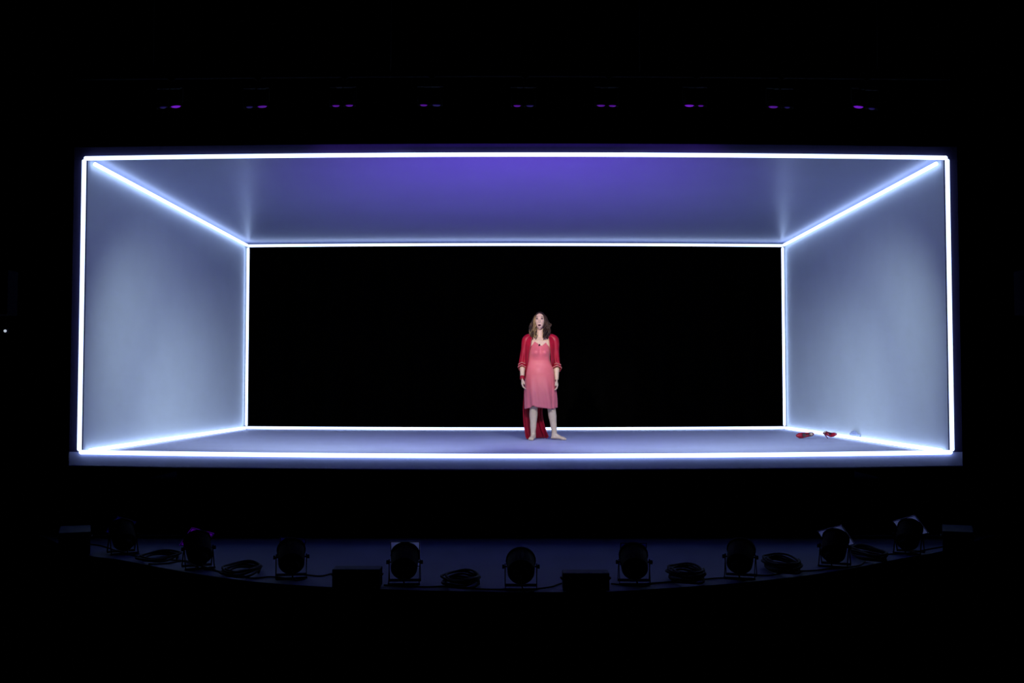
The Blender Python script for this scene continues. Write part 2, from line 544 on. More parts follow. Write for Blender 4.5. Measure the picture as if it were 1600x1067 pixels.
# ------------------------------------------------------------------ floor cans along the apron edge
def can(u, vb, h_px, yaw, pitch, gel, roll, label, scale=1.0):
    base = at(u, vb, z=0.0)
    r = empty('par_can', base, (0, 0, 0))
    tag(r, label, 'stage lamp', 'floor lamps along the apron edge')
    Rz = Matrix.Rotation(yaw, 4, 'Z')
    PV = 0.158
    piv = Matrix.Translation((0, 0, PV)) @ Rz
    B = piv @ Matrix.Rotation(pitch, 4, 'X') @ Matrix.Rotation(roll, 4, 'Y')
    bm = bmesh.new()
    lathe(bm, [(-0.150, 0.02), (-0.150, 0.050), (-0.140, 0.058), (-0.105, 0.060), (-0.100, 0.086), (-0.088, 0.098), (-0.03, 0.102), (0.0, 0.102),
               (0.085, 0.102), (0.088, 0.112), (0.102, 0.112), (0.102, 0.098), (0.06, 0.092), (0.05, 0.02)], 28, 'Y', B)
    body = obj('lamp_body', bm, 'can', r)
    body.data.shade_flat()
    bm = bmesh.new()
    lathe(bm, [(0.066, 0.091), (0.074, 0.08), (0.082, 0.05), (0.085, 0.01)], 20, 'Y', B)
    obj('lens', bm, 'lens', body)
    if gel:
        bm = bmesh.new()
        hs = 0.100 if gel != 'gel_frost' else 0.112
        for i in range(4):
            q = Matrix.Rotation(i * PI / 2, 4, 'Y')
            box(bm, (-hs, 0.104, hs - 0.006), (hs, 0.107, hs), 0, B @ q)
        gf = obj('gel_frame', bm, 'can', r, False)
        bm = bmesh.new()
        hs = {'gel_dim': 0.101, 'gel_violet': 0.104}.get(gel, 0.113)
        box(bm, (-hs, 0.1075, -hs), (hs, 0.1085, hs), 0, B)
        obj('gel_sheet', bm, gel, gf, False)
    for s in (-1, 1):
        bm = bmesh.new()
        ang = s * 0.50 + 0.02
        L = PV - 0.006
        ca, sa = math.cos(ang), math.sin(ang)
        Lr = L / ca
        Q = piv @ Matrix.Rotation(ang, 4, 'X')
        for e in (-1, 1):
            x0, x1 = sorted((e * 0.1135 + s * e * 0.002, e * 0.1180 + s * e * 0.002))
            box(bm, (x0, -0.014, -Lr), (x1, 0.014, 0.018), 0, Q)
        box(bm, (-0.120, -0.014, -Lr - 0.002), (0.120, 0.014, -Lr + 0.004), 0, Q)
        obj('yoke', bm, 'can', r, False)
    for e in (-1, 1):
        bm = bmesh.new()
        x0 = e * 0.102
        Kx = piv
        prof = [(0, 0.006), (0.020, 0.006), (0.020, 0.015), (0.034, 0.016), (0.036, 0.010)]
        rings = []
        for p_, rr in prof:
            rings.append([Kx @ Vector((x0 + e * p_, rr * math.cos(2 * PI * q / 10), rr * math.sin(2 * PI * q / 10))) for q in range(10)])
        skin_rings(bm, rings)
        obj('tilt_knob', bm, 'can', r, False)
    # short tail of cable from the rear cap to the floor
    bm = bmesh.new()
    a = B @ Vector((0, -0.148, 0))
    q = B @ Vector((0, -0.19, 0.01))
    q.z = max(q.z, 0.03)
    pts = crom([a, q, Vector((q.x + 0.02, q.y - 0.012, 0.012)), Vector((q.x + 0.09, q.y + 0.05, 0.008))], 5)
    tube(bm, pts, 0.006, 6)
    obj('power_tail', bm, 'rubber', r)
    aim = (B.to_3x3() @ Vector((0, 1, 0)))
    o = B @ Vector((0, 0.14, 0)) + base
    return o, aim

LC = 'black floor lamp on the curved apron edge, '
CANS = [
    (192, 864, 0, 0.55, 0.62, 'gel_dim', 0.42, 'outermost ' + LC + 'beside the left end box'),
    (310, 887, 0, 0.45, 0.62, 'gel_violet', 0.40, 'black floor lamp with violet gel between two cable coils, left part of apron'),
    (455, 902, 0, 0.22, 0.48, 'gel_dim', 0.16, 'black floor lamp left of the left low black box on the apron'),
    (632, 911, 0, 0.04, 0.44, 'gel_frost', 0.0, 'black floor lamp with two pale gel corners right of the low black box'),
    (814, 919, 0, 0.0, 0.30, None, 0.0, 'round black floor lamp at the very middle of the curved apron edge'),
    (991, 911, 0, -0.04, 0.44, 'gel_dim', 0.0, 'black floor lamp just right of the middle low black box'),
    (1157, 902, 0, -0.30, 0.50, None, -0.2, 'black floor lamp between two cable coils, third from the right end'),
    (1304, 884, 0, -0.45, 0.62, 'gel_frost', -0.40, 'tilted black floor lamp with bright pale gel corners, second from the right end'),
    (1420, 864, 0, -0.55, 0.62, 'gel_frost', -0.42, 'outermost ' + LC + 'beside the right end box'),
]
for k, a in enumerate(CANS):
    o, aim = can(*a)
    tx = (k - 4) * 0.42
    if 2 <= k <= 6:
        spot('can_beam', o, (tx, 12.6, 3.9), CAN_POWER, math.radians(60), 1.0, VIOLET, 0.05)


# low black boxes
def low_box(u0, u1, vt, vb, label, yaw=0.0, dep=0.16):
    p = at((u0 + u1) / 2, vb, z=0.0)
    sc = F / p.y
    wd, h = (u1 - u0) / sc, (vb - vt) / sc
    r = empty('monitor_box', p, (0, 0, yaw))
    tag(r, label, 'equipment box', 'equipment boxes along the apron edge')
    bm = bmesh.new()
    box(bm, (-wd / 2, 0, 0.012), (wd / 2, dep, h), 0.006)
    obj('cabinet', bm, 'box', r, False)
    bm = bmesh.new()
    box(bm, (-wd / 2 + .02, -0.006, 0.03), (wd / 2 - .02, 0.004, h - 0.02), 0.002)
    obj('front_panel', bm, 'can', r, False)
    for e in (-1, 1):
        for y in (0.04, dep - 0.04):
            bm = bmesh.new()
            lathe(bm, [(0, 0.014), (0.013, 0.017)], 10, 'Z', Matrix.Translation((e * (wd / 2 - .04), y, 0)))
            obj('rubber_foot', bm, 'rubber', r, False)
    for e in (-1, 1):
        bm = bmesh.new()
        tube(bm, crom([(e * wd / 2, dep * .35, h * .6), (e * (wd / 2 + .012), dep * .35, h * .68), (e * (wd / 2 + .012), dep * .65, h * .68), (e * wd / 2, dep * .65, h * .6)], 4), 0.005, 6)
        obj('carry_handle', bm, 'rubber', r)
low_box(93, 139, 832, 869, 'black equipment box at the far left end of the curved apron edge', 0.37, 0.5)
low_box(519, 593, 890, 921, 'low black equipment box beside the lamp with two pale gel corners')
low_box(880, 952, 896, 926, 'low black equipment box between the middle lamp and the next on its right')
low_box(1475, 1520, 831, 868, 'black equipment box at the far right end of the curved apron edge', -0.37, 0.5)


# coils and runs of cable
def coil(u0, u1, vt, vb, label, loops=5, seed=1):
    rnd = random.Random(seed)
    p0, p1 = at((u0 + u1) / 2, vt + 3, z=0.02), at((u0 + u1) / 2, vb - 2, z=0.02)
    p = (p0 + p1) / 2
    rx = (u1 - u0) / 2 / (F / p.y) - 0.012
    ry = min(max(abs(p0.y - p1.y) / 2, 0.10), 0.42)
    bm = bmesh.new()
    pts = []
    N = 26
    for k in range(loops * N + 1):
        a = 2 * PI * k / N
        lp = k / N
        j = 1 - 0.10 * (0.5 + 0.5 * math.sin(lp * 2.1 + seed)) - 0.05 * math.sin(a * 2 + lp * 1.7)
        pts.append((rx * j * math.cos(a) + 0.012 * math.sin(lp * 3.1), ry * j * math.sin(a) + 0.012 * math.cos(lp * 2.3),
                    0.010 + 0.0165 * min(lp, loops - 1) + 0.006 * math.sin(a * 3 + lp)))
    tube(bm, pts, 0.0095, 6)
    o = obj('cable_coil', bm, 'rubber')
    o.location = (p.x, p.y, 0.0)
    return tag(o, label, 'cable coil', 'cable coils along the apron edge')
coil(218, 280, 861, 880, 'loose black cable coil between the two outermost lamps on the left', 3, 1)
coil(349, 408, 881, 904, 'wide open ring of black cable between second and third lamps from the left', 4, 2)
coil(690, 752, 899, 921, 'black cable coil between the middle lamp and the pale-cornered lamp', 5, 3)
coil(1043, 1102, 892, 914, 'thick black cable coil in front of the sixth and seventh lamps', 6, 4)
coil(1194, 1250, 876, 899, 'tall tangled black cable coil between seventh and eighth lamps', 6, 5)
coil(1332, 1382, 858, 880, 'flat black cable coil between the two outermost lamps on the right', 5, 6)

def run(pix, label, r=0.0065):
    bm = bmesh.new()
    pts = []
    for u, v in pix:
        p = at(u, v, z=0.008)
        pts.append((p.x, p.y, 0.008))
    tube(bm, crom(pts, 6), r, 6)
    o = obj('power_cable', bm, 'rubber')
    return tag(o, label, 'cable', 'cables lying along the apron edge')
run([(141, 850), (160, 853), (185, 861), (215, 869), (245, 874), (285, 876), (310, 886)], 'thin black cable from the left end box past the outermost lamp')
run([(232, 881), (262, 880), (290, 876), (330, 889), (355, 896), (392, 903), (425, 901), (455, 905)], 'black cable lying before the second lamp from the left')
run([(470, 897), (500, 900), (520, 896), (545, 897)], 'black cable between third lamp and low box, left half of apron')
run([(600, 914), (640, 916), (670, 917), (700, 916), (730, 919), (770, 921), (800, 920)], 'black cable running to the middle lamp from the pale-cornered lamp')
run([(830, 921), (860, 917), (880, 911), (905, 914)], 'black cable between the middle lamp and the low box beside it')
run([(955, 912), (985, 914), (1020, 911), (1050, 909), (1090, 906), (1125, 903), (1160, 903)], 'black cable under the coil between sixth and seventh lamps')
run([(1170, 897), (1200, 899), (1235, 893), (1275, 891), (1305, 887), (1340, 884), (1352, 877)], 'black cable passing in front of the tilted pale-cornered lamp')
run([(1350, 872), (1385, 866), (1420, 864), (1450, 858), (1478, 853)], 'thin black cable from the outermost lamp to the right end box')

# ------------------------------------------------------------------ the performer
PY = 14.5
PXC = at(844, 686, Y=PY).x
PZ = z_low(PXC, PY) - GF
person = empty('person', (PXC, PY, PZ))
tag(person, 'barefoot woman in a coral slip dress and long red robe standing in the light box', 'person')
K = PY / F                       # metres per pixel at her depth
def X(u): return (u - 844) * K
def Z(v): return (686.3 - v) * K

def limb(bm, pts, radii, seg=16, sub=4, flat=1.0, up=None):
    P = crom(pts, sub)
    n = len(radii) - 1
    rs = []
    for i in range(len(P)):
        t = i / (len(P) - 1) * n
        k = min(int(t), n - 1)
        rs.append(radii[k] + (radii[k + 1] - radii[k]) * smooth01(t - k))
    tube(bm, P, rs, seg, True, flat, up)

HC = Vector((X(843.9), -0.015, 1.588))
HTURN = Matrix.Translation(HC) @ Matrix.Rotation(math.radians(-6), 4, 'Z') @ Matrix.Rotation(math.radians(-4), 4, 'X')

def head_pt(d):
    """Head surface for direction d (face towards -y)."""
    dx, dy, dz = d
    x, y, z = 0.073 * dx, 0.096 * dy, (0.112 if dz > 0 else 0.124) * dz
    if z < -0.01:
        t = smooth01((-0.01 - z) / 0.115)
        x *= 1 - 0.27 * t
        if y > 0:
            y *= 1 - 0.45 * t
        else:
            y = y * (1 + 0.10 * t) - 0.022 * t
    if y < 0:
        fr = smooth01((-y - 0.02) / 0.05)
        y += 0.006 * fr * math.exp(-((z - 0.06) / 0.03) ** 2)
        # eye sockets
        for s in (-1, 1):
            y += 0.013 * fr * math.exp(-((x - s * 0.032) / 0.017) ** 2 - ((z - 0.012) / 0.012) ** 2)
            y -= 0.006 * fr * math.exp(-((x - s * 0.042) / 0.018) ** 2 - ((z + 0.022) / 0.018) ** 2)
        y -= 0.006 * fr * math.exp(-((z - 0.033) / 0.010) ** 2 - (x / 0.05) ** 2)
        # nose
        prof = smooth01((0.022 - z) / 0.055) * smooth01((z + 0.046) / 0.010)
        y -= 0.026 * prof * math.exp(-(x / (0.008 + 0.007 * smooth01((0.0 - z) / 0.04))) ** 2) * fr
        # open mouth
        y += 0.030 * fr * math.exp(-(x / 0.019) ** 4 - ((z + 0.074) / 0.011) ** 4)
        y -= 0.007 * fr * math.exp(-(x / 0.024) ** 2 - ((z + 0.058) / 0.006) ** 2)
        y -= 0.007 * fr * math.exp(-(x / 0.022) ** 2 - ((z + 0.092) / 0.006) ** 2)
    return Vector((x, y, z))

bm = bmesh.new()
# head
rings = []
NL, NA = 60, 72
for i in range(1, NL):
    th = PI * i / NL
    rings.append([HTURN @ head_pt((math.sin(th) * math.sin(2 * PI * k / NA), -math.sin(th) * math.cos(2 * PI * k / NA), math.cos(th))) for k in range(NA)])
skin_rings(bm, rings)
# ears
for s in (-1, 1):
    limb(bm, [HTURN @ Vector((s * 0.071, 0.012, 0.028)), HTURN @ Vector((s * 0.078, 0.018, 0.005)), HTURN @ Vector((s * 0.070, 0.010, -0.03))], [0.010, 0.014, 0.009], 10)
# neck and torso
limb(bm, [(HC.x, 0.02, 1.505), (0.0, 0.025, 1.40), (-0.002, 0.03, 1.33)], [0.050, 0.050, 0.062], 20)
TORSO = [(1.375, 0.0, .085, .052, .028), (1.35, 0.0, .150, .062, .026), (1.32, 0.0, .172, .078, .020), (1.27, 0.0, .165, .090, .012), (1.20, 0.0, .143, .098, .006),
         (1.14, -0.004, .132, .098, .006), (1.06, -0.006, .122, .086, .010), (0.99, -0.005, .130, .090, .012), (0.92, -0.003, .155, .106, .015),
         (0.85, 0.0, .172, .116, .020), (0.79, 0.002, .170, .112, .022), (0.745, 0.003, .14, .09, .02)]
rings = []
for z, cx, a, b, cy in TORSO:
    rings.append([Vector((cx + a * math.copysign(abs(math.cos(t)) ** .85, math.cos(t)), cy + b * math.sin(t), z)) for t in (2 * PI * k / 32 for k in range(32))])
skin_rings(bm, rings)
for s in (-1, 1):
    limb(bm, [(s * 0.066 - .004, -0.02, 1.20), (s * 0.070 - .004, -0.075, 1.165)], [0.062, 0.046], 16)
    limb(bm, [(s * 0.012, -0.022, 1.345), (s * 0.075, -0.030, 1.357), (s * 0.155, 0.012, 1.352)], [0.013, 0.013, 0.022], 10)
# arms: picture-left arm, picture-right arm
def arm(s, sh, el, wr, bend):
    limb(bm, [(s * 0.12, 0.025, 1.345), sh, (sh[0] * .5 + el[0] * .5, sh[1] * .5 + el[1] * .5, sh[2] * .5 + el[2] * .5), el], [0.050, 0.053, 0.043, 0.036], 16)
    limb(bm, [el, tuple(el[i] * .7 + wr[i] * .3 for i in range(3)), tuple(el[i] * .3 + wr[i] * .7 for i in range(3)), wr], [0.036, 0.039, 0.029, 0.024], 16)
    w_ = Vector(wr)
    d = bend[0].normalized()          # hand direction
    pn = bend[1].normalized()         # palm normal (fingers curl towards it)
    side = d.cross(pn).normalized()   # across the palm
    if side.y > 0:
        side = -side                  # index and thumb to the front
    limb(bm, [w_ - d * .012, w_ + d * .03, w_ + d * .062, w_ + d * .084], [0.0235, 0.033, 0.038, 0.034], 14, 4, 0.42, tuple(side))
    for off, ln, r_, cu in ((0.028, .066, .0088, .55), (0.0095, .074, .0092, .68), (-0.009, .068, .0088, .8), (-0.026, .052, .0076, .9)):
        p0 = w_ + d * .060 + side * off * .85
        p1 = w_ + d * .086 + side * off
        a1 = cu * .5
        p2 = p1 + (d * math.cos(a1) + pn * math.sin(a1)) * ln * .45
        a2 = cu * 1.15
        p3 = p2 + (d * math.cos(a2) + pn * math.sin(a2)) * ln * .32
        a3 = cu * 1.7
        p4 = p3 + (d * math.cos(a3) + pn * math.sin(a3)) * ln * .25
        limb(bm, [p0, p1, p2, p3, p4], [r_, r_ * 1.05, r_, r_ * .92, r_ * .7], 10, 3)
    t0 = w_ + d * .020 + side * .018
    t1 = w_ + d * .048 + side * .038 + pn * .012
    t2 = w_ + d * .074 + side * .042 + pn * .020
    t3 = w_ + d * .094 + side * .038 + pn * .026
    limb(bm, [t0, t1, t2, t3], [.014, .0115, .0098, .0072], 10, 3)
LSH, LEL, LWR = (X(822.5), .02, 1.335), (X(816.8), .045, 1.035), (X(816.0), -.075, .815)
RSH, REL, RWR = (X(867), .02, 1.33), (X(869.8), .045, 1.02), (X(869.6), -.065, .80)
arm(-1, LSH, LEL, LWR, (Vector((.02, -.25, -1)), Vector((1, .1, .0))))
arm(1, RSH, REL, RWR, (Vector((.10, -.2, -1)), Vector((-1, .1, .0))))
# legs
def leg(hip, kn, cf, an):
    limb(bm, [hip, tuple(hip[i] * .5 + kn[i] * .5 for i in range(3)), kn], [0.088, 0.075, 0.054], 20)
    limb(bm, [kn, cf, tuple(cf[i] * .45 + an[i] * .55 for i in range(3)), an], [0.054, 0.055, 0.042, 0.033], 20)
LK, LCF, LAN = (X(834), -.005, .46), (X(833.6), .018, .335), (X(833), .02, .085)
RK, RCF, RAN = (X(861.0), -.005, .46), (X(863.0), .018, .335), (X(866.5), .03, .085)
leg((-.085, .01, .80), LK, LCF, LAN)
leg((.088, .01, .80), RK, RCF, RAN)
def foot(an, dirv):
    d = Vector((dirv[0], dirv[1], 0)).normalized()
    sd = Vector((-d.y, d.x, 0))
    A = Vector(an)
    h = Vector((A.x, A.y, 0)) - d * .042
    limb(bm, [A + Vector((0, 0, .03)), A - d * .005, h + d * .035 + Vector((0, 0, .04))], [0.034, 0.035, 0.036], 14)
    limb(bm, [h + Vector((0, 0, .032)), h + d * .06 + Vector((0, 0, .034)), h + d * .115 + Vector((0, 0, .032)), h + d * .165 + Vector((0, 0, .020)), h + d * .192 + Vector((0, 0, .014))],
         [0.029, 0.036, 0.036, 0.040, 0.030], 16, 4, 0.62, (sd.x, sd.y, 0))
    limb(bm, [A + Vector((0, 0, -.005)), h + d * .075 + Vector((0, 0, .055)), h + d * .13 + Vector((0, 0, .032)), h + d * .17 + Vector((0, 0, .02))], [0.031, 0.028, 0.022, 0.014], 14)
    flip = 1 if (sd.x * A.x) < 0 else -1     # big toe towards the body's middle
    for k, (off, ln, r_) in enumerate(((.027, .054, .0125), (.010, .050, .0095), (-.005, .044, .009), (-.018, .036, .0085), (-.030, .026, .008))):
        b0 = h + d * .165 + sd * (off * flip) + Vector((0, 0, .014))
        limb(bm, [b0, b0 + d * ln * .6 + Vector((0, 0, .001)), b0 + d * ln + Vector((0, 0, -.003))], [r_, r_, r_ * .8], 10, 3)
foot(LAN, (-.22, -1))
foot(RAN, (.93, -.37))

tmp_me = bpy.data.meshes.new('tmp')
bmesh.ops.recalc_face_normals(bm, faces=bm.faces)
bm.to_mesh(tmp_me)
bm.free()
tmp = bpy.data.objects.new('tmp', tmp_me)
C.objects.link(tmp)
rm = tmp.modifiers.new('r', 'REMESH')
rm.mode = 'VOXEL'
rm.voxel_size = 0.0045
sm = tmp.modifiers.new('s', 'SMOOTH')
sm.factor = 0.5
sm.iterations = 3
dg = bpy.context.evaluated_depsgraph_get()
me = bpy.data.meshes.new_from_object(tmp.evaluated_get(dg))
bpy.data.objects.remove(tmp)
me.name = 'body'
for p in me.polygons:
    p.use_smooth = True
me.materials.clear()
me.materials.append(M['skin'])
body = bpy.data.objects.new('body', me)
C.objects.link(body)
body.parent = person

# face details
for s in (-1, 1):
    bm = bmesh.new()
    bmesh.ops.create_uvsphere(bm, u_segments=16, v_segments=10, radius=0.0125)
    cpos = Vector((s * 0.032, -0.070, 0.012))
    for v in bm.verts:
        v.co = HTURN @ (Vector((v.co.x * 1.15, v.co.y, v.co.z * .85)) + cpos)
    for f in bm.faces:
        c_ = HTURN.inverted() @ f.calc_center_median() - cpos
        if c_.y < -0.0085:
            f.material_index = 1
    e = obj('eye', bm, 'eye', body, True, ['iris'])
    bm = bmesh.new()
    pts = [HTURN @ Vector((s * xx, -0.0835 + 0.10 * (xx - .03) ** 2 * 40 * .1, zz)) for xx, zz in ((.014, .033), (.026, .038), (.038, .039), (.050, .033))]
    pts = [p + Vector((0, (abs(i - 1) * .003), 0)) for i, p in enumerate(pts)]
    tube(bm, crom(pts, 3), [.0035] * 6 + [.003] * 3 + [.0015], 6)
    obj('eyebrow', bm, 'brow', body)
    bm = bmesh.new()
    pts = [HTURN @ Vector((s * xx, yy, zz)) for xx, yy, zz in ((.017, -.079, .013), (.026, -.084, .0205), (.037, -.083, .0205), (.047, -.074, .013))]
    tube(bm, crom(pts, 3), .0040, 6)
    obj('eyelash', bm, 'brow', body)
bm = bmesh.new()
bmesh.ops.create_uvsphere(bm, u_segments=16, v_segments=10, radius=1)
for v in bm.verts:
    v.co = HTURN @ Vector((v.co.x * .0175, -0.0805 + v.co.y * .014, -0.074 + v.co.z * .0118))
obj('mouth_opening', bm, 'mouth', body)
bm = bmesh.new()
pts = [HTURN @ Vector((.0200 * math.cos(a), -0.0915 + .012 * abs(math.cos(a)) ** 2, -.074 + .0135 * math.sin(a))) for a in (2 * PI * k / 24 for k in range(25))]
tube(bm, pts, .0030, 6)
obj('lips', bm, 'lips', body)

# hair: a cap and long wavy locks
hair = None
bm = bmesh.new()
NL, NA = 30, 48
rings = []
for i in range(1, 19):
    th = PI * i / NL
    ring = []
    for k in range(NA):
        ph = 2 * PI * k / NA
        d = (math.sin(th) * math.sin(ph), -math.sin(th) * math.cos(ph), math.cos(th))
        fr = math.cos(ph)
        thx = th
        lim = PI * (0.215 + 0.50 * smooth01((0.88 - fr) / 0.75))
        thx = min(th, lim)
        d = (math.sin(thx) * math.sin(ph), -math.sin(thx) * math.cos(ph), math.cos(thx))
        p = head_pt(d)
        g = 1.10 + 0.012 * math.sin(ph * 15 + th * 2)
        ring.append(HTURN @ Vector((p.x * g * 1.02, p.y * g + .004, p.z * 1.065)))
    rings.append(ring)
skin_rings(bm, rings)
hair = obj('hair', bm, 'hair', person)
rnd = random.Random(11)
def locks(n, phi0, phi1, zlo, zhi, spread, name, m, rr=(.010, .015), seed=0):
    bm = bmesh.new()
    for i in range(n):
        ph = phi0 + (phi1 - phi0) * (i + rnd.random()) / n
        sx, sy = math.sin(ph), -math.cos(ph)
        zl = zlo + (zhi - zlo) * rnd.random()
        sp = spread * (0.85 + 0.3 * rnd.random())
        ph0 = rnd.random() * 6.28
        amp = 0.007 + 0.009 * rnd.random()
        pts, rs = [], []
        N = 18
        layer = 0.92 + 0.16 * rnd.random()
        for k in range(N + 1):
            t = k / N
            z = 1.694 - HC.z - (1.694 - zl) * t
            # radius from the head axis: skull near the top, then fuller, then in at the neck
            top = math.sin(min(1.0, t / 0.28) * PI / 2)
            rx = (0.018 + 0.062 * top) + (sp - 0.08) * smooth01((t - .2) / .45) 
            ry = (0.018 + 0.084 * top) + (sp - 0.10) * smooth01((t - .2) / .45)
            wv = amp * smooth01((t - .25) / .3)
            x = sx * rx * layer + wv * math.sin(ph0 + t * 15)
            y = sy * ry * layer + .010 + wv * math.cos(ph0 + t * 15)
            cur = smooth01((t - .85) / .15)
            x -= sx * .014 * cur
            pts.append(HTURN @ Vector((x, y, z)))
            rs.append((rr[0] + (rr[1] - rr[0]) * rnd.random() * .4) * (0.55 + 0.6 * math.sin(PI * min(1, t * 1.02) ** .7)) + .001)
        tube(bm, pts, rs, 6, True, .7)
    o = obj(name, bm, m, hair)
    return o
D = math.radians
locks(34, D(62), D(128), 1.335, 1.40, .112, 'hair_lock', 'hair')
locks(34, D(-62), D(-128), 1.335, 1.40, .118, 'hair_lock', 'hair')
locks(44, D(125), D(235), 1.33, 1.40, .100, 'hair_lock', 'hair')
locks(8, D(50), D(66), 1.33, 1.37, .088, 'hair_lock', 'hair')
locks(9, D(-46), D(-64), 1.335, 1.38, .084, 'hair_lock', 'gold_hair')
locks(6, D(-64), D(-86), 1.33, 1.38, .112, 'hair_lock', 'gold_hair')
# one flicked-out curl on the picture's right
bm = bmesh.new()
pts = [HTURN @ Vector(p) for p in ((.092, .0, -.02), (.108, -.005, -.05), (.128, -.01, -.075), (.146, -.008, -.068), (.148, -.005, -.048), (.136, -.003, -.042))]
tube(bm, crom(pts, 4), [.011] * 12 + [.009] * 5 + [.007, .005, .004, .002], 6)
obj('hair_lock', bm, 'hair', hair)

# coral slip dress
DR = [(1.227, 827.8, 859.8, .106, -.004), (1.18, 826.5, 860.3, .122, -.014), (1.143, 826.0, 860.3, .120, -.012), (1.10, 825.6, 860.0, .108, -.004), (1.06, 825.0, 860.2, .103, .004),
      (1.01, 823.6, 862.0, .108, .008), (.958, 822.3, 864.6, .118, .010), (.88, 821.2, 866.2, .130, .014), (.807, 820.5, 867.4, .136, .016), (.689, 820.0, 869.0, .138, .014),
      (.555, 820.2, 870.0, .136, .010), (.415, 820.3, 870.0, .132, .006)]
def dr(z):
    for a, b in zip(DR, DR[1:]):
        if b[0] <= z <= a[0]:
            t = (a[0] - z) / (a[0] - b[0])
            return [a[i] + (b[i] - a[i]) * t for i in range(5)]
    return list(DR[0] if z > DR[0][0] else DR[-1])
ZH = Z(636.4)
XV, ZV = X(846), Z(540)
XL, XR, ZS = X(830.7), X(858.2), Z(528.6)
NT, NZ = 128, 64
bm = bmesh.new()
def dress_pt(th, t):
    # t=0 hem, t=1 neckline
    co, si = math.cos(th), math.sin(th)
    hem = ZH + 0.012 * math.sin(th * 3 + 1.0) * (1 if si < 0 else .5) + 0.020 * math.exp(-((th - D(243)) / .16) ** 2)
    # neckline height by bearing
    side = Z(546)
    _, l0, r0, b0, cy0 = dr(1.227)
    xx = (X(l0) + X(r0)) / 2 + (X(r0) - X(l0)) / 2 * co
    if si < 0:
        if xx < XL:
            zt = side + (ZS - side) * max(0, 1 - (XL - xx) / .018)
        elif xx > XR:
            zt = side + (ZS - side) * max(0, 1 - (xx - XR) / .018)
        elif xx < XV:
            zt = ZS + (ZV - ZS) * ((xx - XL) / (XV - XL)) ** 0.92
        else:
            zt = ZS + (ZV - ZS) * ((XR - xx) / (XR - XV)) ** 0.92
    else:
        zt = side - 0.02
    z = hem + (zt - hem) * t
    zq = min(max(z, ZH), 1.227)
    _, l, r, b, cy = dr(zq)
    a = (X(r) - X(l)) / 2
    cx = (X(r) + X(l)) / 2
    e = .9
    x = cx + a * math.copysign(abs(co) ** e, co)
    y = cy + b * math.copysign(abs(si) ** e, si)
    if si < 0:
        for q in (-.066, .066):   # bust
            y -= .026 * math.exp(-((x - q) / .045) ** 2 - ((z - 1.160) / .045) ** 2)
        y += .012 * math.exp(-(x / .02) ** 2 - ((z - 1.17) / .05) ** 2)
        y -= .012 * math.exp(-((x + .01) / .08) ** 2 - ((z - .93) / .07) ** 2)   # belly
        if z > 1.227:
            k = (z - 1.227) / .1
            y += .050 * k
    k = smooth01((.95 - z) / .5)
    f = .008 * k * (math.sin(th * 7 + 2.0 * z * 3) + .6 * math.sin(th * 13 + 1.3 + z * 4))
    f += .006 * math.sin(th * 3 + z * 16) * math.exp(-((z - 1.03) / .10) ** 2)
    f -= .016 * k * math.exp(-((th - D(318)) / .07) ** 2)
    return Vector((x + co * f, y + si * f, z))
rings = [[dress_pt(2 * PI * k / NT, j / NZ) for k in range(NT)] for j in range(NZ + 1)]
skin_rings(bm, rings, True, False)
bmesh.ops.recalc_face_normals(bm, faces=bm.faces)
dress = obj('dress', bm, 'dress', person)
so = dress.modifiers.new('cloth', 'SOLIDIFY')
so.thickness = .003
for xs, s in ((XL, -1), (XR, 1)):
    bm = bmesh.new()
    pts = [(xs, -.062, ZS - .008), (xs - s * .002, -.045, ZS + .035), (xs - s * .008, -.004, 1.392), (xs - s * .012, .06, 1.385), (xs - s * .016, .115, 1.30), (xs - s * .02, .118, 1.20)]
    tube(bm, crom(pts, 6), .0055, 6, True, .4, (1, 0, 0))
    obj('shoulder_strap', bm, 'dress', dress)
bm = bmesh.new()                                     # small dark microphone clipped at the neckline
lathe(bm, [(-.014, .004), (-.010, .0075), (.006, .0075), (.012, .006), (.014, .002)], 10, 'Z', Matrix.Translation((X(842.6), -.112, Z(538.6))) @ Matrix.Rotation(.5, 4, 'Y'))
obj('microphone', bm, 'rubber', dress)

